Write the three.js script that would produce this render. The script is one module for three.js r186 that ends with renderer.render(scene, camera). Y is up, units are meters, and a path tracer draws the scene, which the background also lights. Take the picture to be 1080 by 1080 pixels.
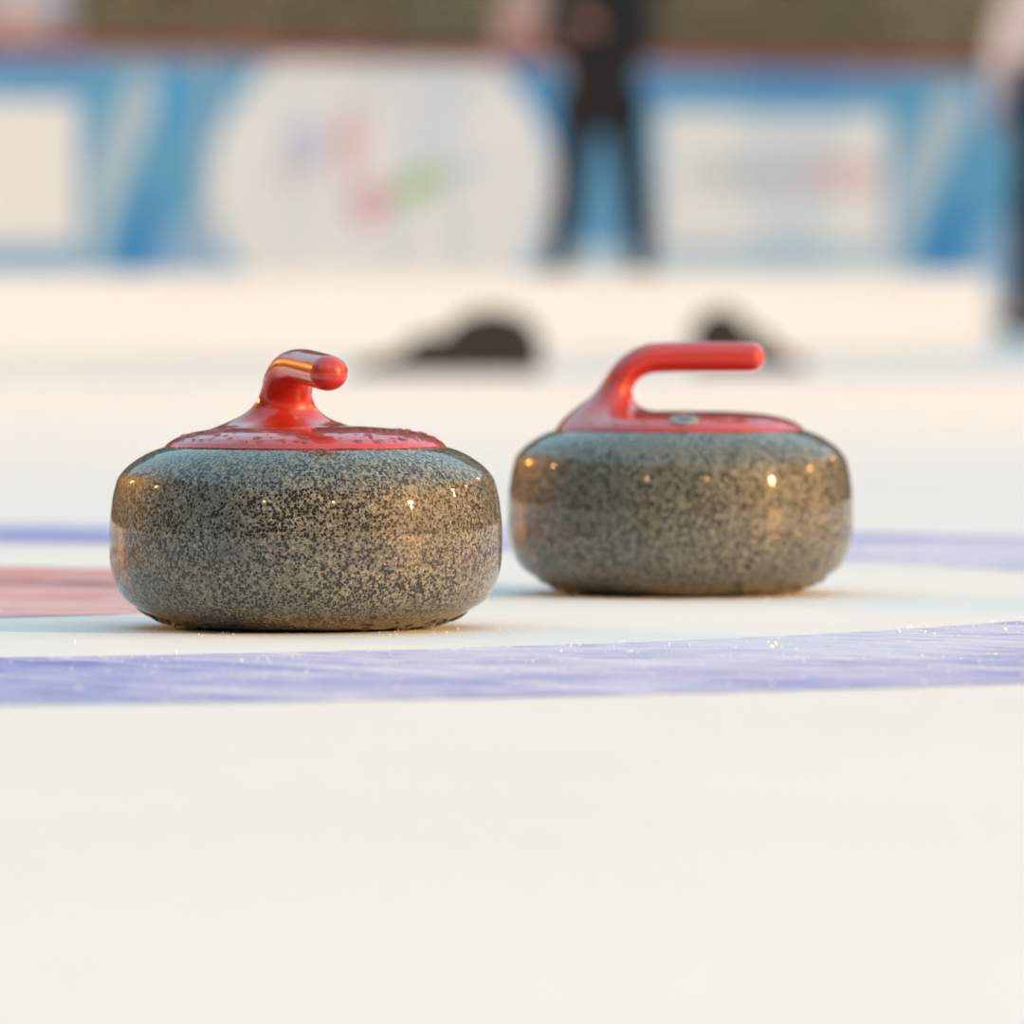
import * as THREE from 'three';
import { mergeGeometries } from 'three/addons/utils/BufferGeometryUtils.js';
import { RoundedBoxGeometry } from 'three/addons/geometries/RoundedBoxGeometry.js';

// ------------------------------------------------------------------ camera, sky, exposure
const FOCAL = 8900, HORIZON = 285, EYE = 0.259;            // pixels of a 1080 frame, pixel row, metres
const scene = new THREE.Scene();
const camera = new THREE.PerspectiveCamera(2 * Math.atan(540 / FOCAL) * 180 / Math.PI, 1, 0.1, 300);
camera.position.set(0, EYE, 0);
const PITCH = Math.atan((540 - HORIZON) / FOCAL);
camera.rotation.x = -PITCH;
camera.focus = 5.95;
camera.userData.fStop = 6.9;
camera.updateMatrixWorld(true);

const renderer = new THREE.WebGLRenderer({ antialias: true });
renderer.toneMapping = THREE.LinearToneMapping;
renderer.toneMappingExposure = 0.79;
renderer.shadowMap.enabled = true;

let seed = 20240607;
const rnd = () => { seed = (seed + 0x6D2B79F5) | 0; let t = Math.imul(seed ^ (seed >>> 15), 1 | seed); t = (t + Math.imul(t ^ (t >>> 7), 61 | t)) ^ t; return ((t ^ (t >>> 14)) >>> 0) / 4294967296; };

// an overcast dusk sky, pale teal grey all over with soft cloud
{
  const w = 128, h = 64, data = new Float32Array(w * h * 4);
  for (let j = 0; j < h; j++) for (let i = 0; i < w; i++) {
    const a = i / w * Math.PI * 2, e = (j / h - 0.5) * Math.PI, x = Math.cos(a) * Math.cos(e), z = Math.sin(a) * Math.cos(e), y = Math.sin(e);
    const c = 1 + 0.05 * Math.sin(5 * x + 2 * z + 3 * y) + 0.04 * Math.sin(9 * z - 4 * x);
    data.set([0.72 * c, 1.20 * c, 1.45 * c, 1], (j * w + i) * 4);
  }
  const sky = new THREE.DataTexture(data, w, h, THREE.RGBAFormat, THREE.FloatType);
  sky.mapping = THREE.EquirectangularReflectionMapping; sky.magFilter = THREE.LinearFilter; sky.needsUpdate = true;
  scene.background = sky; scene.environment = sky;
}
const WARM = new THREE.Color().setRGB(1, 0.52, 0.18), SODIUM = new THREE.Color().setRGB(1, 0.40, 0.06);

// ------------------------------------------------------------------ helpers
const names = new Map();
function numbered(n) { const k = names.get(n) ?? 0; names.set(n, k + 1); return k ? `${n}_${String(k).padStart(3, '0')}` : n; }
function mesh(name, geometry, material, parent) { const m = new THREE.Mesh(geometry, material); m.name = parent === scene ? numbered(name) : name; parent.add(m); return m; }
function thing(name, label, category, position = [0, 0, 0], turn = 0, group) {
  const o = new THREE.Group(); o.name = numbered(name); o.position.set(...position); o.rotation.y = turn;
  o.userData = { label, category }; if (group) o.userData.group = group;
  scene.add(o); return o;
}
function structure(name, geometry, material) { const m = mesh(name, geometry, material, scene); m.userData.kind = 'structure'; return m; }
const ray = (px, py) => new THREE.Vector3((px - 540) / FOCAL, (540 - py) / FOCAL, -1).applyEuler(camera.rotation);
const at = (px, py, depth) => { const d = ray(px, py); return d.multiplyScalar(depth / -d.z).add(camera.position); };     // a point at that distance along -z
const ground = (px, py) => { const d = ray(px, py); return d.multiplyScalar(-EYE / d.y).add(camera.position); };          // where that pixel meets the ice

function hash2(x, y, s = 0) { let h = Math.imul(x, 374761393) + Math.imul(y, 668265263) + Math.imul(s, 974711); h = Math.imul(h ^ (h >>> 13), 1274126177); h ^= h >>> 16; return (h >>> 0) / 4294967296; }
function noise2(x, y, period = 0, s = 0) {                  // value noise, tiles after `period` cells
  const xi = Math.floor(x), yi = Math.floor(y), fx = x - xi, fy = y - yi, u = fx * fx * (3 - 2 * fx), v = fy * fy * (3 - 2 * fy);
  const m = (a) => period ? ((a % period) + period) % period : a;
  const a = hash2(m(xi), m(yi), s), b = hash2(m(xi + 1), m(yi), s), c = hash2(m(xi), m(yi + 1), s), d = hash2(m(xi + 1), m(yi + 1), s);
  return a + (b - a) * u + (c - a) * v + (a - b - c + d) * u * v;
}
const toSRGB = (c) => Math.round(255 * Math.min(1, Math.max(0, c <= 0.0031308 ? c * 12.92 : 1.055 * c ** (1 / 2.4) - 0.055)));
function texture(w, h, fn, color = true) {                  // fn(i, j) -> linear rgb (or a plain value)
  const data = new Uint8Array(w * h * 4);
  for (let j = 0; j < h; j++) for (let i = 0; i < w; i++) {
    const c = fn(i, j), k = (j * w + i) * 4;
    if (color) { data[k] = toSRGB(c[0]); data[k + 1] = toSRGB(c[1]); data[k + 2] = toSRGB(c[2]); } else data[k] = data[k + 1] = data[k + 2] = Math.round(255 * Math.min(1, Math.max(0, c)));
    data[k + 3] = 255;
  }
  const t = new THREE.DataTexture(data, w, h, THREE.RGBAFormat);
  t.wrapS = t.wrapT = THREE.RepeatWrapping; t.magFilter = THREE.LinearFilter; t.minFilter = THREE.LinearMipmapLinearFilter; t.generateMipmaps = true;
  if (color) t.colorSpace = THREE.SRGBColorSpace;
  t.needsUpdate = true; return t;
}
const mix3 = (a, b, t) => [a[0] + (b[0] - a[0]) * t, a[1] + (b[1] - a[1]) * t, a[2] + (b[2] - a[2]) * t];
const clamp01 = (t) => Math.min(1, Math.max(0, t));
const smooth = (a, b, x) => { const t = clamp01((x - a) / (b - a)); return t * t * (3 - 2 * t); };

// naive surface nets: one smooth mesh from a distance field
function surface(field, lo, hi, cell) {
  const n = lo.map((a, k) => Math.ceil((hi[k] - a) / cell[k]) + 1), [nx, ny, nz] = n;
  const f = new Float32Array(nx * ny * nz), id = (i, j, k) => (k * ny + j) * nx + i;
  for (let k = 0; k < nz; k++) for (let j = 0; j < ny; j++) for (let i = 0; i < nx; i++) f[id(i, j, k)] = field(lo[0] + i * cell[0], lo[1] + j * cell[1], lo[2] + k * cell[2]);
  const vert = new Int32Array(nx * ny * nz).fill(-1), pos = [], index = [];
  const C = [[0, 0, 0], [1, 0, 0], [0, 1, 0], [1, 1, 0], [0, 0, 1], [1, 0, 1], [0, 1, 1], [1, 1, 1]], E = [[0, 1], [2, 3], [4, 5], [6, 7], [0, 2], [1, 3], [4, 6], [5, 7], [0, 4], [1, 5], [2, 6], [3, 7]];
  const v = new Float32Array(8), D = C.map(([a, b, c]) => id(a, b, c));
  for (let k = 0; k < nz - 1; k++) for (let j = 0; j < ny - 1; j++) for (let i = 0; i < nx - 1; i++) {
    const o = id(i, j, k); let neg = 0; for (let c = 0; c < 8; c++) neg += (v[c] = f[o + D[c]]) < 0;
    if (!neg || neg === 8) continue;
    let x = 0, y = 0, z = 0, m = 0;
    for (const [p, q] of E) if ((v[p] < 0) !== (v[q] < 0)) { const t = v[p] / (v[p] - v[q]); x += C[p][0] + t * (C[q][0] - C[p][0]); y += C[p][1] + t * (C[q][1] - C[p][1]); z += C[p][2] + t * (C[q][2] - C[p][2]); m++; }
    vert[id(i, j, k)] = pos.length / 3; pos.push(lo[0] + (i + x / m) * cell[0], lo[1] + (j + y / m) * cell[1], lo[2] + (k + z / m) * cell[2]);
  }
  const quad = (a, b, c, d, flip) => { if (a < 0 || b < 0 || c < 0 || d < 0) return; if (flip) index.push(a, c, b, a, d, c); else index.push(a, b, c, a, c, d); };
  for (let k = 1; k < nz - 1; k++) for (let j = 1; j < ny - 1; j++) for (let i = 1; i < nx - 1; i++) {
    const s = f[id(i, j, k)] < 0;
    if (s !== f[id(i + 1, j, k)] < 0) quad(vert[id(i, j - 1, k - 1)], vert[id(i, j, k - 1)], vert[id(i, j, k)], vert[id(i, j - 1, k)], !s);
    if (s !== f[id(i, j + 1, k)] < 0) quad(vert[id(i - 1, j, k - 1)], vert[id(i - 1, j, k)], vert[id(i, j, k)], vert[id(i, j, k - 1)], !s);
    if (s !== f[id(i, j, k + 1)] < 0) quad(vert[id(i - 1, j - 1, k)], vert[id(i, j - 1, k)], vert[id(i, j, k)], vert[id(i - 1, j, k)], !s);
  }
  const normal = [], e = Math.min(...cell) * 0.7;
  for (let v = 0; v < pos.length; v += 3) {
    const [x, y, z] = [pos[v], pos[v + 1], pos[v + 2]];
    const g = [field(x + e, y, z) - field(x - e, y, z), field(x, y + e, z) - field(x, y - e, z), field(x, y, z + e) - field(x, y, z - e)], l = Math.hypot(...g) || 1;
    normal.push(g[0] / l, g[1] / l, g[2] / l);
  }
  const g = new THREE.BufferGeometry();
  g.setAttribute('position', new THREE.Float32BufferAttribute(pos, 3)); g.setAttribute('normal', new THREE.Float32BufferAttribute(normal, 3)); g.setIndex(index);
  return g;
}
const smin = (a, b, k) => { const h = Math.max(k - Math.abs(a - b), 0) / k; return Math.min(a, b) - h * h * k * 0.25; };
function bone(x, y, z, a, b, ra, rb, sz = 1) {              // tapered capsule, sz widens it across z
  const dx = b[0] - a[0], dy = b[1] - a[1], dz = (b[2] - a[2]) / sz, px = x - a[0], py = y - a[1], pz = (z - a[2]) / sz;
  const t = clamp01((px * dx + py * dy + pz * dz) / (dx * dx + dy * dy + dz * dz + 1e-12));
  return Math.hypot(px - dx * t, py - dy * t, pz - dz * t) - (ra + (rb - ra) * t);
}

// ------------------------------------------------------------------ the rink: ice, painted house, walls of the square
const HOUSE = new THREE.Vector3(-0.70, 0, -6.80);
const iceTone = texture(1024, 1024, (i, j) => {
  const u = i / 1024, v = j / 1024;
  const n = 0.5 * noise2(u * 6, v * 6, 6, 1) + 0.3 * noise2(u * 23, v * 23, 23, 2) + 0.2 * noise2(u * 160, v * 160, 160, 3), w = noise2(u * 4, v * 14, 14, 4);
  const k = 0.855 + 0.05 * (n - 0.5);
  return mix3([k * 0.985, k, k * 1.0], [k * 1.0, k * 0.995, k * 0.97], w);
});
const icePebble = texture(1024, 1024, (i, j) => { const u = i / 1024, v = j / 1024; return 0.6 * noise2(u * 180, v * 180, 180, 7) + 0.4 * noise2(u * 420, v * 420, 420, 8); }, false);
const iceMat = new THREE.MeshPhysicalMaterial({ name: 'ice', map: iceTone, roughness: 0.55, ior: 1.31, bumpMap: icePebble, bumpScale: 0.0004 });
const plan = (g, scale = 1) => { const p = g.attributes.position, uv = new Float32Array(p.count * 2); for (let i = 0; i < p.count; i++) { uv[2 * i] = p.getX(i) / scale; uv[2 * i + 1] = p.getZ(i) / scale; } g.setAttribute('uv', new THREE.BufferAttribute(uv, 2)); return g; };
const floor = structure('floor', plan(new THREE.BoxGeometry(64, 0.1, 76).translate(0, -0.05, -10), 2.6), iceMat);

// worn paint under the ice: paint colour broken by frost, scrapes and snow dust
function wornPaint(size, metres, strong, pale, s) {
  return texture(size, size, (i, j) => {
    const x = i / size * metres, y = j / size * metres;
    const big = noise2(x * 2.3, y * 2.3, 0, s), mid = noise2(x * 11, y * 11, 0, s + 1), fine = noise2(x * 60, y * 60, 0, s + 2), grit = noise2(x * 260, y * 260, 0, s + 3);
    const a = 0.6 * x + 0.8 * y, b = -0.8 * x + 0.6 * y, scrape = smooth(0.62, 0.8, noise2(a * 3, b * 70, 0, s + 4)) * 0.35 + smooth(0.66, 0.8, noise2(x * 2, y * 95, 0, s + 5)) * 0.3;
    const frost = clamp01(0.40 + 0.85 * (big - 0.45) + 0.6 * (mid - 0.45) + 0.45 * (fine - 0.45) + scrape);
    return mix3(mix3(strong, pale, frost), [0.86, 0.86, 0.88], smooth(0.8, 0.95, grit * 0.75 + mid * 0.3) * 0.6);
  });
}
function ring(name, r0, r1, map, metres, lift) {
  const g = new THREE.RingGeometry(r0, r1, 192, 1).rotateX(-Math.PI / 2), p = g.attributes.position, uv = new Float32Array(p.count * 2);
  for (let i = 0; i < p.count; i++) { uv[2 * i] = p.getX(i) / metres + 0.5; uv[2 * i + 1] = p.getZ(i) / metres + 0.5; }
  g.setAttribute('uv', new THREE.BufferAttribute(uv, 2));
  const m = mesh(name, g, new THREE.MeshPhysicalMaterial({ name, map, roughness: 0.55, ior: 1.31 }), floor);
  m.position.set(HOUSE.x, lift, HOUSE.z); return m;
}
ring('blue_ring', 1.22, 1.83, wornPaint(2048, 3.7, [0.20, 0.225, 0.62], [0.70, 0.70, 0.86], 20), 3.7, 0.0004);
ring('red_ring', 0.15, 0.61, wornPaint(1024, 1.3, [0.60, 0.19, 0.18], [0.76, 0.50, 0.50], 40), 1.3, 0.0004);

// dark frontages round the square, out of the picture: what the polished stones mirror above the ice
const frontMat = new THREE.MeshStandardMaterial({ name: 'dark_frontage', roughness: 0.9, map: texture(256, 256, (i, j) => { const k = 0.045 + 0.03 * noise2(i / 256 * 9, j / 256 * 9, 9, 60); return [k * 1.1, k, k * 0.8]; }) });
function frontage(name, length, low, high, q, place, turn) {  // a row of house fronts with uneven gabled tops
  const sh = new THREE.Shape(); sh.moveTo(-length / 2, 0); let x = -length / 2, k = 0;
  while (x < length / 2 - 0.1) { const w = Math.min(length / 2 - x, 3.2 + 3.4 * hash2(k, q, 1)), h = low + (high - low) * hash2(k, q, 2), up = 2.6 * hash2(k, q, 3); sh.lineTo(x, h); sh.lineTo(x + w / 2, h + up); sh.lineTo(x + w, h); x += w; k++; }
  sh.lineTo(length / 2, 0); sh.closePath();
  const m = structure(name, new THREE.ExtrudeGeometry(sh, { depth: 0.6, bevelEnabled: false }), frontMat); m.position.set(...place); m.rotation.y = turn; return m;
}
frontage('wall_back', 45, 10, 16, 1, [1.5, 0, -44.8], 0);
frontage('wall_front', 45, 11, 17, 2, [1.5, 0, 15.4], 0);
frontage('wall_left', 60, 13, 20, 3, [-21.6, 0, -14.4], Math.PI / 2);
frontage('wall_right', 60, 8, 14, 4, [24, 0, -14.4], Math.PI / 2);

// ------------------------------------------------------------------ curling stones
const granite = (() => {
  const W = 2048, H = 640;
  const cells = (x, y, CX, q) => {                          // nearest of jittered points: [distance, gap to the next, its random number]
    const xi = Math.floor(x), yi = Math.floor(y); let best = 9, second = 9, id = 0;
    for (let b = -1; b <= 1; b++) for (let a = -1; a <= 1; a++) {
      const cx = ((xi + a) % CX + CX) % CX, cy = yi + b, dx = xi + a + 0.1 + 0.8 * hash2(cx, cy, q) - x, dy = cy + 0.1 + 0.8 * hash2(cx, cy, q + 1) - y, d = dx * dx + dy * dy;
      if (d < best) { second = best; best = d; id = hash2(cx, cy, q + 2); } else if (d < second) second = d;
    }
    return [Math.sqrt(best), Math.sqrt(second) - Math.sqrt(best), id];
  };
  const ground = [[0.062, 0.076, 0.065], [0.122, 0.132, 0.110], [0.205, 0.202, 0.163], [0.42, 0.39, 0.315]];
  return texture(W, H, (i, j) => {
    const wx = noise2(i * 0.23, j * 0.23, 0, 15) - 0.5, wy = noise2(i * 0.23, j * 0.23, 0, 16) - 0.5;
    const x = (i + wx * 2.6) / W, y = (j + wy * 2.6) / H, [, gap, id] = cells(x * 820, y * 256, 820, 1), [d2, gap2, id2] = cells(x * 390, y * 122, 390, 11);
    const big = noise2(x * 30, y * 9.4, 30, 5) - 0.5, q = clamp01(id * 0.92 + big * 0.22 + 0.02) * 3, k = Math.min(2, Math.floor(q));
    let c = mix3(ground[k], ground[k + 1], q - k);
    c = mix3(c.map((v) => v * 0.72), c, smooth(0, 0.16, gap));
    const speck = id2 < 0.5 + big * 0.3 ? smooth(0.02, 0.14, gap2) * smooth(0.34 + 0.9 * id2, 0.2 + 0.9 * id2, d2 + 0.22 * (noise2(x * 1900, y * 594, 0, 7) - 0.5)) : 0;
    return mix3(c, [0.004, 0.005, 0.004], speck);
  });
})();
const graniteMat = new THREE.MeshPhysicalMaterial({ name: 'polished_granite', map: granite, roughness: 0.5, specularIntensity: 0.6, clearcoat: 0.85, clearcoatRoughness: 0.045, bumpMap: granite, bumpScale: 0.00006 });
const redMat = new THREE.MeshPhysicalMaterial({ name: 'red_plastic', color: new THREE.Color().setRGB(0.48, 0.022, 0.007), roughness: 0.38, clearcoat: 1, clearcoatRoughness: 0.06 });
const waterMat = new THREE.MeshPhysicalMaterial({ name: 'melt_water', color: 0xffffff, roughness: 0.03, transmission: 1, thickness: 0.002, ior: 1.33 });
const BODY = [[0.060, 0.003], [0.075, 0.0012], [0.083, 0.0004], [0.089, 0.0010], [0.097, 0.0028], [0.107, 0.0064], [0.1215, 0.0138], [0.1312, 0.0205], [0.1370, 0.0296], [0.1400, 0.0380], [0.1416, 0.0457], [0.1423, 0.0560], [0.1424, 0.0680], [0.1421, 0.0770], [0.1411, 0.0860], [0.1393, 0.0969], [0.1360, 0.1080], [0.1292, 0.1163], [0.1185, 0.1238], [0.1090, 0.1283], [0.1015, 0.1306], [0.0985, 0.1308], [0.0965, 0.1298], [0.05, 0.1298]];
const BODYCURVE = new THREE.CatmullRomCurve3(BODY.map(([r, y]) => new THREE.Vector3(r, y, 0)), false, 'centripetal').getPoints(150);
const radiusAt = (y, from = 0.003) => { for (let i = 20; i < BODYCURVE.length - 1; i++) if (BODYCURVE[i].y <= y && BODYCURVE[i + 1].y >= y) return BODYCURVE[i].x; return 0.09; };
function bodyGeometry(scale) {
  const g = new THREE.LatheGeometry(BODYCURVE.map((p) => new THREE.Vector2(p.x * scale, Math.max(0.0004, p.y))), 160);
  const uv = g.attributes.uv, len = [0]; for (let i = 1; i < BODYCURVE.length; i++) len.push(len[i - 1] + BODYCURVE[i].distanceTo(BODYCURVE[i - 1]));
  const n = BODYCURVE.length; for (let k = 0; k < uv.count; k++) uv.setY(k, len[k % n] / 0.28);
  return g;
}
const PLATE = 0.1302;                                       // height of the underside of the handle plate
const DOME = [[0, 0.0158], [0.04, 0.0152], [0.055, 0.0143], [0.068, 0.0131], [0.078, 0.0116], [0.086, 0.0097], [0.093, 0.0072], [0.0985, 0.0042], [0.1015, 0.0014]];
function dome(r) { for (let i = 1; i < DOME.length; i++) if (r <= DOME[i][0]) { const [a, b] = DOME[i - 1], [c, d] = DOME[i]; return b + (d - b) * (r - a) / (c - a); } const [a, b] = DOME[DOME.length - 1]; return b - (r - a) * 1.0; }
const FOOT = [[-0.0660, 0.006, 0.0170, 1.45], [-0.0605, 0.0170, 0.0138, 1.42], [-0.0560, 0.0280, 0.0120, 1.44], [-0.0500, 0.0395, 0.0114, 1.46]];
const LEVEL = [...FOOT, [-0.0410, 0.0500, 0.0116, 1.38], [-0.0280, 0.0568, 0.0120, 1.26], [-0.0100, 0.0585, 0.0121, 1.18], [0.0150, 0.0588, 0.0122, 1.16], [0.0400, 0.0588, 0.0122, 1.16], [0.0582, 0.0586, 0.0118, 1.14]];
const DROOPED = [...FOOT.map(([x, y, q, w]) => [x, y, q, w * 1.13]), [-0.0400, 0.0500, 0.0124, 1.52], [-0.0270, 0.0570, 0.0128, 1.36], [-0.0100, 0.0584, 0.0127, 1.24], [0.0150, 0.0572, 0.0128, 1.18], [0.0400, 0.0556, 0.0130, 1.14], [0.0570, 0.0545, 0.0128, 1.12]];
function handleShape(spine) {
  const c = new THREE.CatmullRomCurve3(spine.map(([x, y]) => new THREE.Vector3(x, y, 0)), false, 'centripetal'), w = new THREE.CatmullRomCurve3(spine.map((q) => new THREE.Vector3(q[2], q[3], 0)), false, 'catmullrom'), N = 48;
  const curve = Array.from({ length: N + 1 }, (_, i) => { const p = c.getPoint(i / N), q = w.getPoint(i / N); return { p: [p.x, p.y, 0], r: q.x, w: q.y }; });
  const field = (x, y, z) => {
    const r = Math.hypot(x, z), slope = (dome(r + 0.002) - dome(r - 0.002)) / 0.004;
    const plate = Math.max((y - dome(r)) / Math.hypot(1, slope), -y, r - 0.1022);
    let grip = Math.max(Math.abs(z) - 0.030, x - 0.072, -0.088 - x);
    if (grip < 0.035) { grip = 1; for (let i = 1; i < curve.length; i++) { const a = curve[i - 1], b = curve[i]; grip = Math.min(grip, bone(x, y, z, a.p, b.p, a.r, b.r, (a.w + b.w) / 2)); } }
    return Math.max(smin(plate, grip, 0.030), -y);
  };
  return surface(field, [-0.108, -0.003, -0.108], [0.108, 0.078, 0.108], [0.0015, 0.001, 0.0015]);
}
const levelHandle = handleShape(LEVEL), droopedHandle = handleShape(DROOPED);

function droplets(list, sx = 1) {                          // small beads of water, squashed onto the surface they sit on
  const unit = new THREE.IcosahedronGeometry(1, 2);
  return mergeGeometries(list.map(({ p, n, r, flat, long }) => {
    const q = new THREE.Quaternion().setFromUnitVectors(new THREE.Vector3(0, 1, 0), n);
    return unit.clone().applyMatrix4(new THREE.Matrix4().compose(p, q, new THREE.Vector3(r * (long ?? 1), r * flat, r)));
  }));
}
function stone(label, x, z, scale, turn, badge, wet) {
  const s = thing('curling_stone', label, 'curling stone', [x, 0.0006, z], 0);
  const body = mesh('granite_body', bodyGeometry(scale), graniteMat, s); body.rotation.y = wet * 1.3;
  const h = mesh('handle', badge ? levelHandle : droopedHandle, redMat, s); h.position.y = PLATE; h.rotation.y = turn; h.scale.set(scale, 1, scale);
  const V = (a, r, y) => new THREE.Vector3(Math.sin(a) * r, y, Math.cos(a) * r);
  const low = [], top = [];
  for (let k = 0; k < 60; k++) {                            // melt water hanging on the lower bevel, thickest at both sides
    const a = (rnd() < 0.5 ? -1 : 1) * (1.62 - 1.3 * rnd() ** 2), y = 0.0025 + 0.009 * rnd() ** 1.3, r = radiusAt(y) * scale, n = V(a, 0.55, -0.83).normalize();
    low.push({ p: V(a, r, y), n, r: 0.0016 + 0.0026 * rnd(), flat: 0.4 + 0.25 * rnd(), long: 1 + 1.6 * rnd() });
  }
  for (let k = 0; k < (wet ? 130 : 40); k++) {
    const a = wet ? -1.5 + 3.3 * rnd() : -1.4 + 2.4 * rnd(), r = 0.052 + 0.044 * Math.sqrt(rnd()), p = V(a, r, 0), y = PLATE + dome(r / scale);
    top.push({ p: V(a, r, y), n: V(a, 0.18, 1).normalize(), r: 0.0007 + 0.0017 * rnd() ** 2, flat: 0.55, long: 1 + rnd() * 0.5 });
  }
  const d1 = mesh('melt_water', droplets(low), waterMat, s), d2 = mesh('water_droplets', droplets(top), waterMat, s);
  d1.userData.kind = d2.userData.kind = 'stuff';
  if (badge) {
    const b = new THREE.Group(); b.name = 'badge'; h.add(b);
    const a = badge - turn, r = 0.0855, slope = 0.30; b.position.set(Math.sin(a) * r, dome(r) + 0.0002, Math.cos(a) * r); b.rotation.set(0, a, 0);
    const disc = mesh('badge_disc', new THREE.CylinderGeometry(0.0118, 0.0122, 0.0016, 40).rotateX(slope), new THREE.MeshPhysicalMaterial({ name: 'badge_grey', color: new THREE.Color().setRGB(0.24, 0.30, 0.31), roughness: 0.4 }), b);
    const wing = new THREE.Shape(); wing.moveTo(-0.0062, 0.0035); wing.quadraticCurveTo(-0.0015, 0.003, 0, 0.0002); wing.quadraticCurveTo(0.0015, 0.003, 0.0062, 0.0035); wing.quadraticCurveTo(0.003, -0.0012, 0, -0.0048); wing.quadraticCurveTo(-0.003, -0.0012, -0.0062, 0.0035);
    mesh('badge_mark', new THREE.ExtrudeGeometry(wing, { depth: 0.0004, bevelEnabled: false }).rotateX(-Math.PI / 2).translate(0, 0.0008, 0).rotateX(slope), new THREE.MeshStandardMaterial({ name: 'badge_ink', color: new THREE.Color().setRGB(0.04, 0.06, 0.09), roughness: 0.5 }), b);
    b.userData.label = 'small round grey badge with a dark emblem';
  }
  return s;
}
const PL = ground(322.5, 662), PR = ground(717.5, 626);
stone('granite curling stone with wet red handle pointing forward, standing beside the red ring', PL.x, PL.z, 1.0, -1.26, 0, 1);
stone('grey granite curling stone with a red handle seen side-on and a small grey badge', PR.x, PR.z, 0.972, 0.0, 0.02, 0);

// scraped-up frost lying on the ice, most of it on the blue ring
{
  const N = 1900, bits = new THREE.InstancedMesh(new THREE.IcosahedronGeometry(1, 0), new THREE.MeshPhysicalMaterial({ name: 'frost', color: 0xf6f7f9, roughness: 0.5, ior: 1.31 }), N), m = new THREE.Matrix4(), q = new THREE.Quaternion();
  for (let i = 0; i < N; i++) {
    let x, z, r = 0.0003 + 0.0008 * rnd() ** 3;
    const kind = rnd();
    if (kind < 0.72) { const a = 0.05 + 1.15 * rnd() ** 0.9, R = 1.20 + 0.62 * rnd() ** 1.3; x = HOUSE.x + Math.sin(a) * R; z = HOUSE.z + Math.cos(a) * R; }
    else if (kind < 0.86) { const s = rnd() < 0.5 ? PL : PR, a = (rnd() - 0.5) * 3, R = 0.085 + 0.10 * rnd() ** 2; x = s.x + Math.sin(a) * R; z = s.z + Math.cos(a) * R; r *= 0.8; }
    else { x = -0.6 + 1.5 * rnd(); z = -5.9 + 0.9 * rnd(); }
    if (i < 16) { const a = 0.85 + 0.24 * rnd(), R = 1.24 + 0.14 * rnd(); x = HOUSE.x + Math.sin(a) * R; z = HOUSE.z + Math.cos(a) * R; r = 0.0009 + 0.0012 * rnd(); }
    q.setFromEuler(new THREE.Euler(rnd() * 6, rnd() * 6, rnd() * 6));
    m.compose(new THREE.Vector3(x, 0.0004 + r * 0.4, z), q, new THREE.Vector3(r * (0.8 + 0.8 * rnd()), r * 0.7, r * (0.8 + 0.8 * rnd()))); bits.setMatrixAt(i, m);
  }
  bits.name = 'frost_crumbs'; bits.userData = { label: 'white frost crumbs scattered on the ice and the blue ring', category: 'frost', kind: 'stuff' }; scene.add(bits);
}

// ------------------------------------------------------------------ behind: footholds, white divider, boards
const SLANT = Math.atan(0.80), ACROSS = new THREE.Vector3(Math.cos(SLANT), 0, -Math.sin(SLANT)), TURN = SLANT;   // boards and divider run away to one side
function lineAt(px, depthAtCentre) {                       // the point below pixel column px on that slanted line
  const k = (px - 540) / FOCAL, z = depthAtCentre / (1 - 0.80 * k); return new THREE.Vector3(k * z, 0, -z);
}
const rubber = new THREE.MeshStandardMaterial({ name: 'black_rubber', roughness: 0.7, map: texture(128, 128, (i, j) => { const k = 0.012 + 0.014 * noise2(i / 4, j / 4, 32, 70); return [k * 1.1, k, k * 0.9]; }) });
function foothold(label, px, py, flip) {                   // rubber foothold: long flat toe, raised step, rounded heel block
  const p = ground(px, py), t = thing('foothold', label, 'foothold', [p.x, 0, p.z]);
  const S = (pts) => { const s = new THREE.Shape(); pts.forEach(([x, y], i) => i ? s.lineTo(x * flip, y) : s.moveTo(x * flip, y)); s.closePath(); return s; };
  const ex = (pts, w, r) => new THREE.ExtrudeGeometry(S(pts), { depth: w, bevelEnabled: true, bevelSize: r, bevelThickness: r, bevelSegments: 3 }).translate(0, 0.004, -w / 2);
  mesh('base', ex([[-0.28, 0.0], [-0.27, 0.014], [-0.15, 0.05], [0.20, 0.03], [0.20, 0.0]], 0.16, 0.004), rubber, t);
  mesh('foot_plate', ex([[-0.15, 0.018], [-0.122, 0.082], [-0.105, 0.090], [-0.02, 0.094], [0.03, 0.094], [0.03, 0.018]], 0.13, 0.004), rubber, t);
  const heel = []; for (let i = 0; i <= 16; i++) { const a = Math.PI * (1 - i / 16); heel.push([0.078 + 0.122 * Math.cos(a), 0.018 + 0.134 * Math.sin(a) ** 0.6]); }
  mesh('heel_block', ex(heel, 0.12, 0.006), rubber, t);
  return t;
}
foothold('black rubber foothold with long thin toe lying on the ice before the white divider', 486, 394, 1);
foothold('black rubber foothold whose tip shows behind the side-on red handle', 780, 390, -0.62);

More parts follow.
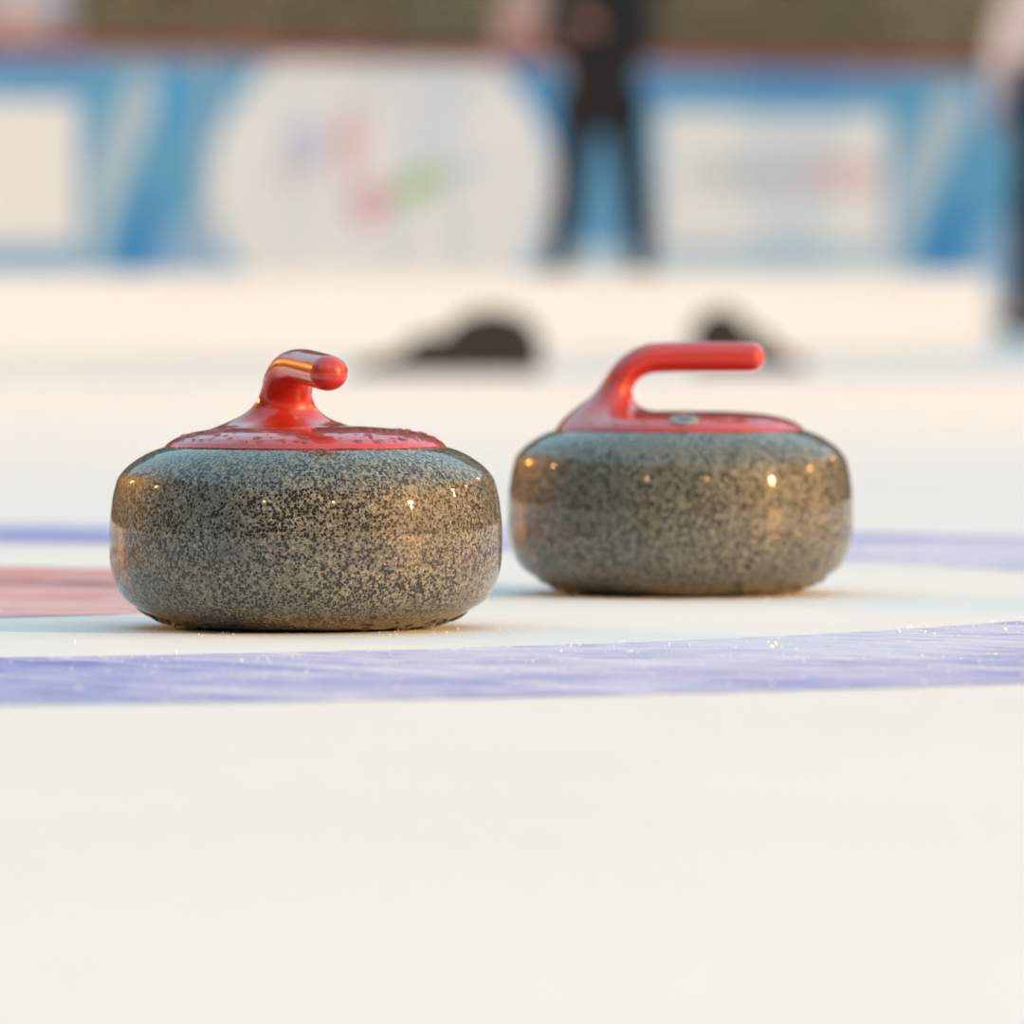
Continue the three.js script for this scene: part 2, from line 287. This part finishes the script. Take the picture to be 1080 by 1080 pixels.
const white = new THREE.MeshStandardMaterial({ name: 'white_foam', roughness: 0.8, map: texture(256, 64, (i, j) => { const k = 0.86 + 0.04 * noise2(i / 16, j / 16, 16, 80); return [k * 0.98, k * 1.02, k * 1.05]; }) });
{
  const a = lineAt(-700, 24.6), b = lineAt(1046, 24.6), len = a.distanceTo(b), mid = a.clone().add(b).multiplyScalar(0.5);
  const t = thing('rink_divider', 'low white foam divider along the far edge of the ice sheet', 'divider', [mid.x, 0, mid.z], TURN);
  mesh('foam_bar', new RoundedBoxGeometry(len, 0.232, 0.16, 3, 0.02).translate(0, 0.116, -0.08), white, t);
  mesh('cap', new RoundedBoxGeometry(len, 0.02, 0.18, 2, 0.008).translate(0, 0.240, -0.08), white, t);
}

// advertising boards: printed fronts (too far out of focus to read), dark red rail on top
function canvasTexture(w, h, draw) { const c = document.createElement('canvas'); c.width = w; c.height = h; draw(c.getContext('2d'), w, h); const t = new THREE.CanvasTexture(c); t.colorSpace = THREE.SRGBColorSpace; return t; }
const blob = (g, x, y, rx, ry, turn, color) => { g.fillStyle = color; g.beginPath(); g.ellipse(x, y, rx, ry, turn, 0, 7); g.fill(); };
function swoosh(g, w, h, x0, x1) {                          // sweeping pale and deep blue shapes
  g.fillStyle = '#62a8cf'; g.fillRect(x0, 0, x1 - x0, h);
  g.save(); g.beginPath(); g.rect(x0, 0, x1 - x0, h); g.clip();
  const W = x1 - x0;
  g.fillStyle = '#b9ccd8'; g.beginPath(); g.moveTo(x0, h); g.quadraticCurveTo(x0 + W * 0.25, h * 0.5, x0 + W * 0.72, h * 0.12); g.lineTo(x0 + W * 0.45, h * 0.05); g.quadraticCurveTo(x0 + W * 0.02, h * 0.3, x0 - W * 0.2, h); g.fill();
  g.fillStyle = '#2f86c9'; g.beginPath(); g.moveTo(x0 + W * 0.22, h); g.quadraticCurveTo(x0 + W * 0.3, h * 0.62, x0 + W * 0.62, h * 0.5); g.quadraticCurveTo(x0 + W * 0.5, h * 0.75, x0 + W * 0.56, h); g.fill();
  g.fillStyle = '#8fb6dc'; g.beginPath(); g.moveTo(x0 + W * 0.56, h); g.quadraticCurveTo(x0 + W * 0.6, h * 0.7, x0 + W, h * 0.62); g.lineTo(x0 + W, h); g.fill();
  g.fillStyle = '#4ba3d8'; g.fillRect(x0 + W * 0.62, h * 0.05, W * 0.4, h * 0.22);
  g.restore();
}
const prints = {
  square: (c, pink, c0 = 0.03, low = '#8fbad8') => canvasTexture(1024, 560, (g, w, h) => {
    g.fillStyle = '#6aa9d2'; g.fillRect(0, 0, w, h); g.fillStyle = '#5a98cd'; g.fillRect(0, 0, w, 60);
    swoosh(g, w, h, w * c, w);
    g.fillStyle = low; g.fillRect(0, 440, w * c, h - 440);
    g.fillStyle = '#f2f1ee'; g.fillRect(w * c0, 104, w * (c - c0) - 16, 330);
    g.fillStyle = '#d3d6d4'; g.fillRect(w * (c0 + 0.1 * c), 230, w * c * 0.3, 60);
    if (pink) { g.fillStyle = '#ecd2d0'; g.fillRect(w * (c0 + 0.42 * c), 215, w * c * 0.26, 90); }
  }),
  round: () => canvasTexture(1024, 760, (g, w, h) => {
    g.fillStyle = '#4b98d0'; g.fillRect(0, 0, w, h); swoosh(g, w, h, 0, w * 0.3); g.fillStyle = '#9fc4e0'; g.fillRect(0, h * 0.72, w, h * 0.28);
    blob(g, w * 0.50, h * 0.50, w * 0.485, h * 0.64, 0, '#f4f2f1');
    blob(g, w * 0.27, h * 0.36, 60, 84, 0.3, '#d3d7e8'); blob(g, w * 0.40, h * 0.34, 46, 120, 0.15, '#edccce'); blob(g, w * 0.46, h * 0.60, 60, 80, 0.5, '#e3b9c1');
    blob(g, w * 0.23, h * 0.48, 40, 26, 0.2, '#edc9c6'); blob(g, w * 0.60, h * 0.52, 96, 44, -0.5, '#c3dba8'); blob(g, w * 0.76, h * 0.44, 50, 40, 0.2, '#d9e2ee');
  }),
};
const BOARD = 35.2, boardHeight = 1.185;
const railMat = new THREE.MeshStandardMaterial({ name: 'dark_red_rail', color: new THREE.Color().setRGB(0.27, 0.035, 0.035), roughness: 0.6 });
const boardWhite = new THREE.MeshStandardMaterial({ name: 'board_white', color: new THREE.Color().setRGB(0.72, 0.72, 0.70), roughness: 0.6 });
function board(label, px0, px1, map) {
  const a = lineAt(px0, BOARD), b = lineAt(px1, BOARD), len = a.distanceTo(b) - 0.012, mid = a.clone().add(b).multiplyScalar(0.5);
  const t = thing('advertising_board', label, 'board', [mid.x, 0, mid.z], TURN, 'advertising boards behind the divider');
  mesh('panel', new THREE.BoxGeometry(len, boardHeight - 0.05, 0.05).translate(0, (boardHeight - 0.05) / 2, -0.03), boardWhite, t);
  mesh('print', new THREE.BoxGeometry(len - 0.02, boardHeight - 0.22, 0.006).translate(0, 0.15 + (boardHeight - 0.22) / 2, -0.002), new THREE.MeshStandardMaterial({ name: 'printed_board', map, roughness: 0.5 }), t);
  mesh('kick_strip', new THREE.BoxGeometry(len, 0.14, 0.012).translate(0, 0.07, 0), boardWhite, t);
  mesh('rail', new RoundedBoxGeometry(len, 0.055, 0.10, 2, 0.012).translate(0, boardHeight - 0.0275, -0.03), railMat, t);
  for (const s of [-1, 1]) mesh('post', new THREE.BoxGeometry(0.06, boardHeight - 0.06, 0.06).translate(s * (len / 2 - 0.06), (boardHeight - 0.06) / 2, -0.085), railMat, t);
}
board('blue advertising board with a white square, beside the board with the big white circle', -640, 214, prints.square(0.855));
board('advertising board with a big white circle and small coloured logo on blue', 214, 592, prints.round());
board('blue advertising board with a wide white rectangle, behind the person in black trousers', 592, 1075, prints.square(0.72, true, 0.20, '#c9dbe6'));
board('blue advertising board behind the person in the white jacket', 1075, 1500, prints.square(0.66));

// olive brown hedge behind the boards
{
  const a = lineAt(-500, BOARD + 2.1), b = lineAt(1560, BOARD + 2.1), len = a.distanceTo(b), mid = a.clone().add(b).multiplyScalar(0.5);
  const t = thing('hedge', 'mottled olive-brown hedge rising behind the advertising boards', 'hedge', [mid.x, 0, mid.z], TURN);
  const core = mesh('hedge_core', new RoundedBoxGeometry(len, 2.5, 0.7, 3, 0.2).translate(0, 1.25, -0.5), new THREE.MeshStandardMaterial({ name: 'twigs', color: new THREE.Color().setRGB(0.34, 0.31, 0.21), roughness: 1 }), t);
  const leaf = new THREE.BufferGeometry(); leaf.setAttribute('position', new THREE.Float32BufferAttribute([0, 0, 0, 0.5, 0.38, 0.06, 0, 1, 0, -0.5, 0.38, 0.06], 3)); leaf.setIndex([0, 1, 2, 0, 2, 3]); leaf.computeVertexNormals();
  const N = 16000, leaves = new THREE.InstancedMesh(leaf, new THREE.MeshStandardMaterial({ name: 'hedge_leaf', color: 0xffffff, roughness: 0.9, side: THREE.DoubleSide }), N), m = new THREE.Matrix4(), q = new THREE.Quaternion(), c = new THREE.Color();
  const tones = [[0.44, 0.41, 0.27], [0.36, 0.39, 0.26], [0.38, 0.28, 0.20], [0.17, 0.15, 0.11], [0.56, 0.52, 0.38]];
  for (let i = 0; i < N; i++) {
    const x = (rnd() - 0.5) * len, y = 0.3 + 2.3 * rnd(), s = 0.035 + 0.05 * rnd(), clump = noise2(x * 2.2, y * 2.5, 0, 90);
    q.setFromEuler(new THREE.Euler(rnd() * 6.3, rnd() * 6.3, rnd() * 6.3));
    m.compose(new THREE.Vector3(x, y, -0.16 + 0.22 * clump + 0.10 * rnd()), q, new THREE.Vector3(s * 0.7, s, s)); leaves.setMatrixAt(i, m);
    const k = tones[Math.floor(clamp01(0.65 * noise2(x * 1.5, y * 1.8, 0, 91) + 0.45 * rnd() - 0.05) * 4.99)]; leaves.setColorAt(i, c.setRGB(...k));
  }
  leaves.name = 'hedge_leaves'; leaves.userData.kind = 'stuff'; t.add(leaves);
}

// ------------------------------------------------------------------ people
const skin = new THREE.MeshPhysicalMaterial({ name: 'skin', color: new THREE.Color().setRGB(0.50, 0.27, 0.19), roughness: 0.55 });
const cloth = (name, r, g, b) => new THREE.MeshStandardMaterial({ name, color: new THREE.Color().setRGB(r, g, b), roughness: 0.9 });
function person(label, position, turn, look) {             // faces +z; 1.78 m tall; legs and arms given by joints
  const p = thing('person', label, 'person', position, turn), J = look.joints;
  const chain = (list, k = 0.05) => (x, y, z) => { let d = 9; for (const [a, b, ra, rb, s] of list) d = smin(d, bone(x, y, z, J[a] ?? a, J[b] ?? b, ra, rb, s ?? 1), k); return d; };
  const limbs = (grow) => [['hip_l', 'knee_l', 0.078 + grow, 0.056 + grow], ['knee_l', 'ankle_l', 0.056 + grow, 0.042 + grow], ['hip_r', 'knee_r', 0.078 + grow, 0.056 + grow], ['knee_r', 'ankle_r', 0.056 + grow, 0.042 + grow], ['hip_l', 'hip_r', 0.10 + grow, 0.10 + grow]];
  const trunk = (grow) => [['pelvis', 'waist', 0.125 + grow, 0.115 + grow], ['waist', 'chest', 0.115 + grow, 0.130 + grow], ['shoulder_l', 'shoulder_r', 0.046 + grow, 0.046 + grow], ['chest', 'shoulder_l', 0.10 + grow, 0.042 + grow], ['chest', 'shoulder_r', 0.10 + grow, 0.042 + grow], ['chest', 'neck', 0.09 + grow, 0.032 + grow]];
  const arms = (grow) => [['shoulder_l', 'elbow_l', 0.047 + grow, 0.042 + grow], ['elbow_l', 'wrist_l', 0.042 + grow, 0.028 + grow], ['shoulder_r', 'elbow_r', 0.047 + grow, 0.042 + grow], ['elbow_r', 'wrist_r', 0.042 + grow, 0.028 + grow]];
  const bodyField = chain([...limbs(-0.018), ...trunk(-0.015), ...arms(-0.006), ['chest', 'neck', 0.07, 0.052], ['neck', 'head', 0.052, 0.06]]);
  const parts = [surface(bodyField, [-0.55, 0.02, -0.35], [0.55, 1.62, 0.45], [0.02, 0.02, 0.02])];
  const H = J.head, headField = (x, y, z) => {
    const X = x - H[0], Y = y - H[1], Z = z - H[2];
    let d = (Math.hypot(X / 0.077, (Y - 0.025) / 0.115, (Z + 0.005) / 0.096) - 1) * 0.08;
    d = smin(d, bone(X, Y, Z, [0, -0.045, 0.03], [0, -0.075, 0.055], 0.05, 0.034), 0.03);                         // jaw
    d = smin(d, bone(X, Y, Z, [0, 0.02, 0.088], [0, -0.022, 0.104], 0.008, 0.014), 0.012);                       // nose
    d = smin(d, bone(X, Y, Z, [-0.022, -0.052, 0.086], [0.022, -0.052, 0.086], 0.008, 0.008), 0.01);             // lips
    for (const s of [-1, 1]) { d = smin(d, bone(X, Y, Z, [s * 0.078, 0.022, -0.004], [s * 0.074, -0.018, 0.004], 0.014, 0.009), 0.008); d = Math.max(d, 0.014 - Math.hypot(X - s * 0.031, Y - 0.02, Z - 0.094)); d = Math.min(d, Math.hypot(X - s * 0.031, Y - 0.02, Z - 0.080) - 0.0125); }
    return smin(d, bone(X, Y, Z, [0, -0.05, -0.01], [0, -0.17, -0.02], 0.05, 0.054), 0.02);
  };
  parts.push(surface(headField, [H[0] - 0.12, H[1] - 0.17, H[2] - 0.14], [H[0] + 0.12, H[1] + 0.17, H[2] + 0.15], [0.006, 0.006, 0.006]));
  for (const s of ['l', 'r']) {                             // palm, four bent fingers, thumb from the side of the palm
    const w = new THREE.Vector3(...J['wrist_' + s]), e = new THREE.Vector3(...J['elbow_' + s]), d = w.clone().sub(e).normalize(), f = new THREE.Vector3(0, 0, 1), u = f.clone().sub(d.clone().multiplyScalar(f.dot(d))).normalize(), c = d.clone().cross(u).multiplyScalar(s === 'l' ? 1 : -1);
    const P = (a, b, k) => w.clone().addScaledVector(d, a).addScaledVector(u, b).addScaledVector(c, k).toArray(), L = [[P(-0.02, 0, 0), P(0.05, 0.018, 0), 0.024, 0.016], [P(0.03, -0.018, 0), P(0.08, -0.024, 0), 0.017, 0.013], [P(0.03, 0.018, 0), P(0.085, 0.024, 0), 0.017, 0.013]], F = [];
    [[0.030, 0.066], [0.010, 0.074], [-0.010, 0.069], [-0.029, 0.054]].forEach(([b, len]) => { F.push([P(0.075, b, 0), P(0.085 + len * 0.5, b * 1.15, 0.010), 0.0095, 0.0088], [P(0.085 + len * 0.5, b * 1.15, 0.010), P(0.085 + len * 0.82, b * 1.15, 0.032), 0.0088, 0.0075]); });
    F.push([P(0.02, 0.028, 0.004), P(0.055, 0.052, 0.014), 0.012, 0.0105], [P(0.055, 0.052, 0.014), P(0.086, 0.056, 0.024), 0.0105, 0.0085]);
    const field = (x, y, z) => { let a = 9; for (const [p0, p1, r0, r1] of L) a = smin(a, bone(x, y, z, p0, p1, r0, r1), 0.02); for (const [p0, p1, r0, r1] of F) a = smin(a, bone(x, y, z, p0, p1, r0, r1), 0.004); return a; };
    const m = P(0.07, 0, 0.01), R = 0.115; parts.push(surface(field, m.map((v) => v - R), m.map((v) => v + R), [0.004, 0.004, 0.004]));
  }
  mesh('body', mergeGeometries(parts), look.skin ?? skin, p);
  const trousers = chain([...limbs(look.fit ?? 0), ['pelvis', 'waist', 0.128 + (look.fit ?? 0), 0.12 + (look.fit ?? 0)]], 0.04), tk = ['ankle_l', 'ankle_r'].map((a) => J[a][1] - 0.005);
  mesh('trousers', surface((x, y, z) => Math.max(trousers(x, y, z), Math.min(...tk) - y, y - (J.waist[1] - 0.02)), [-0.6, 0, -0.35], [0.6, 1.3, 0.45], [0.018, 0.018, 0.018]), look.trousers, p);
  const jacket = chain([...trunk(0.022), ...arms(0.016)], 0.05), hem = look.hem ?? 0.92;
  const sleeve = (x, y, z) => Math.min(...['l', 'r'].map((s) => Math.hypot(x - J['wrist_' + s][0], y - J['wrist_' + s][1], z - J['wrist_' + s][2])));
  mesh('jacket', surface((x, y, z) => Math.max(jacket(x, y, z), hem - y - 9 * (Math.abs(x) > 0.24 ? 1 : 0), 0.02 - sleeve(x, y, z)), [-0.62, 0.7, -0.4], [0.62, 1.55, 0.55], [0.018, 0.018, 0.018]), look.jacket, p);
  for (const s of ['l', 'r']) { const a = J['ankle_' + s], f = [a[0] + (s === 'l' ? 0.02 : -0.02), 0.045, a[2] + 0.17]; mesh('shoe', surface((x, y, z) => Math.max(smin(bone(x, y, z, [a[0], 0.05, a[2] - 0.03], f, 0.05, 0.042), bone(x, y, z, [a[0], 0.05, a[2] - 0.01], [a[0], 0.12, a[2] - 0.01], 0.05, 0.05), 0.03), -y + 0.001), [a[0] - 0.09, -0.01, a[2] - 0.1], [a[0] + 0.1, 0.2, a[2] + 0.24], [0.01, 0.01, 0.01]), look.shoes, p); }
  const hair = surface((x, y, z) => { const X = x - H[0], Y = y - H[1], Z = z - H[2]; return Math.max((Math.hypot(X / 0.087, (Y - 0.028) / 0.124, (Z + 0.012) / 0.105) - 1) * 0.09, -(Y - 0.045 + Z * -0.75 + 0.02)); }, [H[0] - 0.11, H[1] - 0.14, H[2] - 0.14], [H[0] + 0.11, H[1] + 0.17, H[2] + 0.13], [0.008, 0.008, 0.008]);
  mesh('hair', hair, look.hair, p);
  return p;
}
const pose = (o = {}) => ({ hip_l: [0.09, 0.90, 0], hip_r: [-0.09, 0.90, 0], knee_l: [0.12, 0.49, 0.02], knee_r: [-0.12, 0.49, 0.02], ankle_l: [0.14, 0.09, 0], ankle_r: [-0.14, 0.09, 0], pelvis: [0, 0.95, 0], waist: [0, 1.08, 0], chest: [0, 1.30, 0.01], shoulder_l: [0.165, 1.395, 0], shoulder_r: [-0.165, 1.395, 0], elbow_l: [0.24, 1.14, -0.02], elbow_r: [-0.24, 1.14, -0.02], wrist_l: [0.25, 0.90, 0.06], wrist_r: [-0.25, 0.90, 0.06], neck: [0, 1.50, 0.01], head: [0, 1.645, 0.03], ...o });
const black = cloth('black_cloth', 0.010, 0.011, 0.014), palePink = cloth('pale_pink_cloth', 0.52, 0.40, 0.42), paleLilac = cloth('pale_lilac_cloth', 0.55, 0.52, 0.60), whiteCloth = cloth('white_cloth', 0.66, 0.64, 0.70), shoeBlack = cloth('black_leather', 0.012, 0.012, 0.012), darkHair = cloth('dark_hair', 0.03, 0.02, 0.015), navy = cloth('navy_cloth', 0.02, 0.025, 0.05);
{
  const z = 33.0, X = (px, d = z) => (px - 540) / FOCAL * d;
  person('person in black jacket and black trousers standing with feet apart behind the divider', [X(634), 0, -z], 0.5, { joints: pose({ knee_l: [0.15, 0.49, 0.02], knee_r: [-0.15, 0.49, 0.0], ankle_l: [0.215, 0.09, -0.01], ankle_r: [-0.215, 0.09, -0.04], elbow_r: [-0.27, 1.2, 0.14], wrist_r: [-0.30, 1.22, 0.36], elbow_l: [0.23, 1.15, -0.14], wrist_l: [0.14, 1.02, -0.22] }), jacket: black, trousers: black, shoes: shoeBlack, hair: darkHair });
  person('person in white jacket and black trousers standing at the end of the divider', [X(1120), 0, -z], -0.35, { joints: pose(), jacket: whiteCloth, trousers: black, shoes: shoeBlack, hair: darkHair, hem: 1.06, fit: 0.022 });
  const b1 = lineAt(24, BOARD + 0.95), b2 = lineAt(578, BOARD + 0.95);
  person('spectator in pale lilac coat between the hedge and the board with white square', [b1.x, 0, b1.z], TURN, { joints: pose(), jacket: paleLilac, trousers: navy, shoes: shoeBlack, hair: darkHair, hem: 0.8 });
  person('spectator in pale pink coat between the hedge and the board with white circle', [b2.x, 0, b2.z], TURN, { joints: pose(), jacket: palePink, trousers: navy, shoes: shoeBlack, hair: darkHair, hem: 0.8 });
}

// ------------------------------------------------------------------ lamps on posts round the square (outside the picture)
const poleMat = new THREE.MeshStandardMaterial({ name: 'dark_metal', color: new THREE.Color().setRGB(0.03, 0.03, 0.03), roughness: 0.5, metalness: 0.6 });
function lampPost(label, azimuth, d, power, glow, aim, cone, tint = WARM, rise = 0.36) {     // azimuth about the stones, from the camera's side, clockwise seen from above is positive to +x
  const a = azimuth * Math.PI / 180, h = d * rise, t = thing('lamp_post', label, 'lamp post', [Math.sin(a) * d, 0, -6.4 + Math.cos(a) * d], a, 'lamp posts round the square');
  mesh('base', new THREE.CylinderGeometry(0.14, 0.18, 0.4, 16).translate(0, 0.2, 0), poleMat, t);
  mesh('pole', new THREE.CylinderGeometry(0.05, 0.08, h - 0.65, 12).translate(0, 0.4 + (h - 0.65) / 2, 0), poleMat, t);
  for (const [k, dy, r] of [[0, 0, 0.165], [1, -0.75, 0.15]]) {
    const s = k ? 0.8 : 1, y = h + dy, off = k ? -0.42 : 0;
    if (k) mesh('arm', new THREE.CylinderGeometry(0.025, 0.025, 0.42, 8).rotateX(Math.PI / 2).translate(0, y + 0.2, -0.21), poleMat, t);
    mesh('lamp_hood', new THREE.LatheGeometry([[0.03, 0.30], [0.08, 0.27], [0.22, 0.19], [0.26, 0.10]].map(([p, q]) => new THREE.Vector2(p * s, q * s)), 24).translate(0, y, off), poleMat, t);
    const globe = mesh('lamp_globe', new THREE.SphereGeometry(r * 0.95, 24, 16), new THREE.MeshStandardMaterial({ name: 'lamp_glow', color: 0x000000, emissive: tint, emissiveIntensity: glow * (k ? 0.6 : 1) }), t); globe.position.set(0, y, off);
  }
  const l = aim ? new THREE.SpotLight(tint, power, 0, cone, 0.7, 2) : new THREE.PointLight(tint, power, 0, 2);
  l.position.set(0, h, 0); l.castShadow = true; l.shadow.radius = 7; t.add(l);
  if (aim) { l.target.position.copy(t.worldToLocal(t.updateMatrixWorld() ?? new THREE.Vector3(...aim))); t.add(l.target); }
}
const lampName = (k) => `tall lamp post with two warm globes, ${k}`;
lampPost(lampName('beyond the divider on the red ring side'), -136, 19, 540, 300, null, 0, SODIUM, 0.29);
lampPost(lampName('on the red ring side of the house'), -104, 16, 70, 280);
lampPost(lampName('across from the side-on handle'), -24, 20.5, 60, 90);
lampPost(lampName('at the photographer side of the square'), 17.5, 20.5, 90, 150);
lampPost(lampName('closest to the two stones'), 66, 13, 840, 800, null, 0, WARM, 0.28);
lampPost(lampName('on the badge side of the house'), 103, 17, 240, 320, null, 0, WARM, 0.3);
lampPost(lampName('between the side wall and boards'), 118, 20, 70, 110, null, 0, WARM, 0.3);
lampPost(lampName('beyond the end of the divider'), 144, 20, 560, 300, [0.9, 0, -16.8], 0.36, SODIUM);

scene.traverse((o) => { if (o.isMesh) { o.castShadow = true; o.receiveShadow = true; } });
renderer.render(scene, camera);
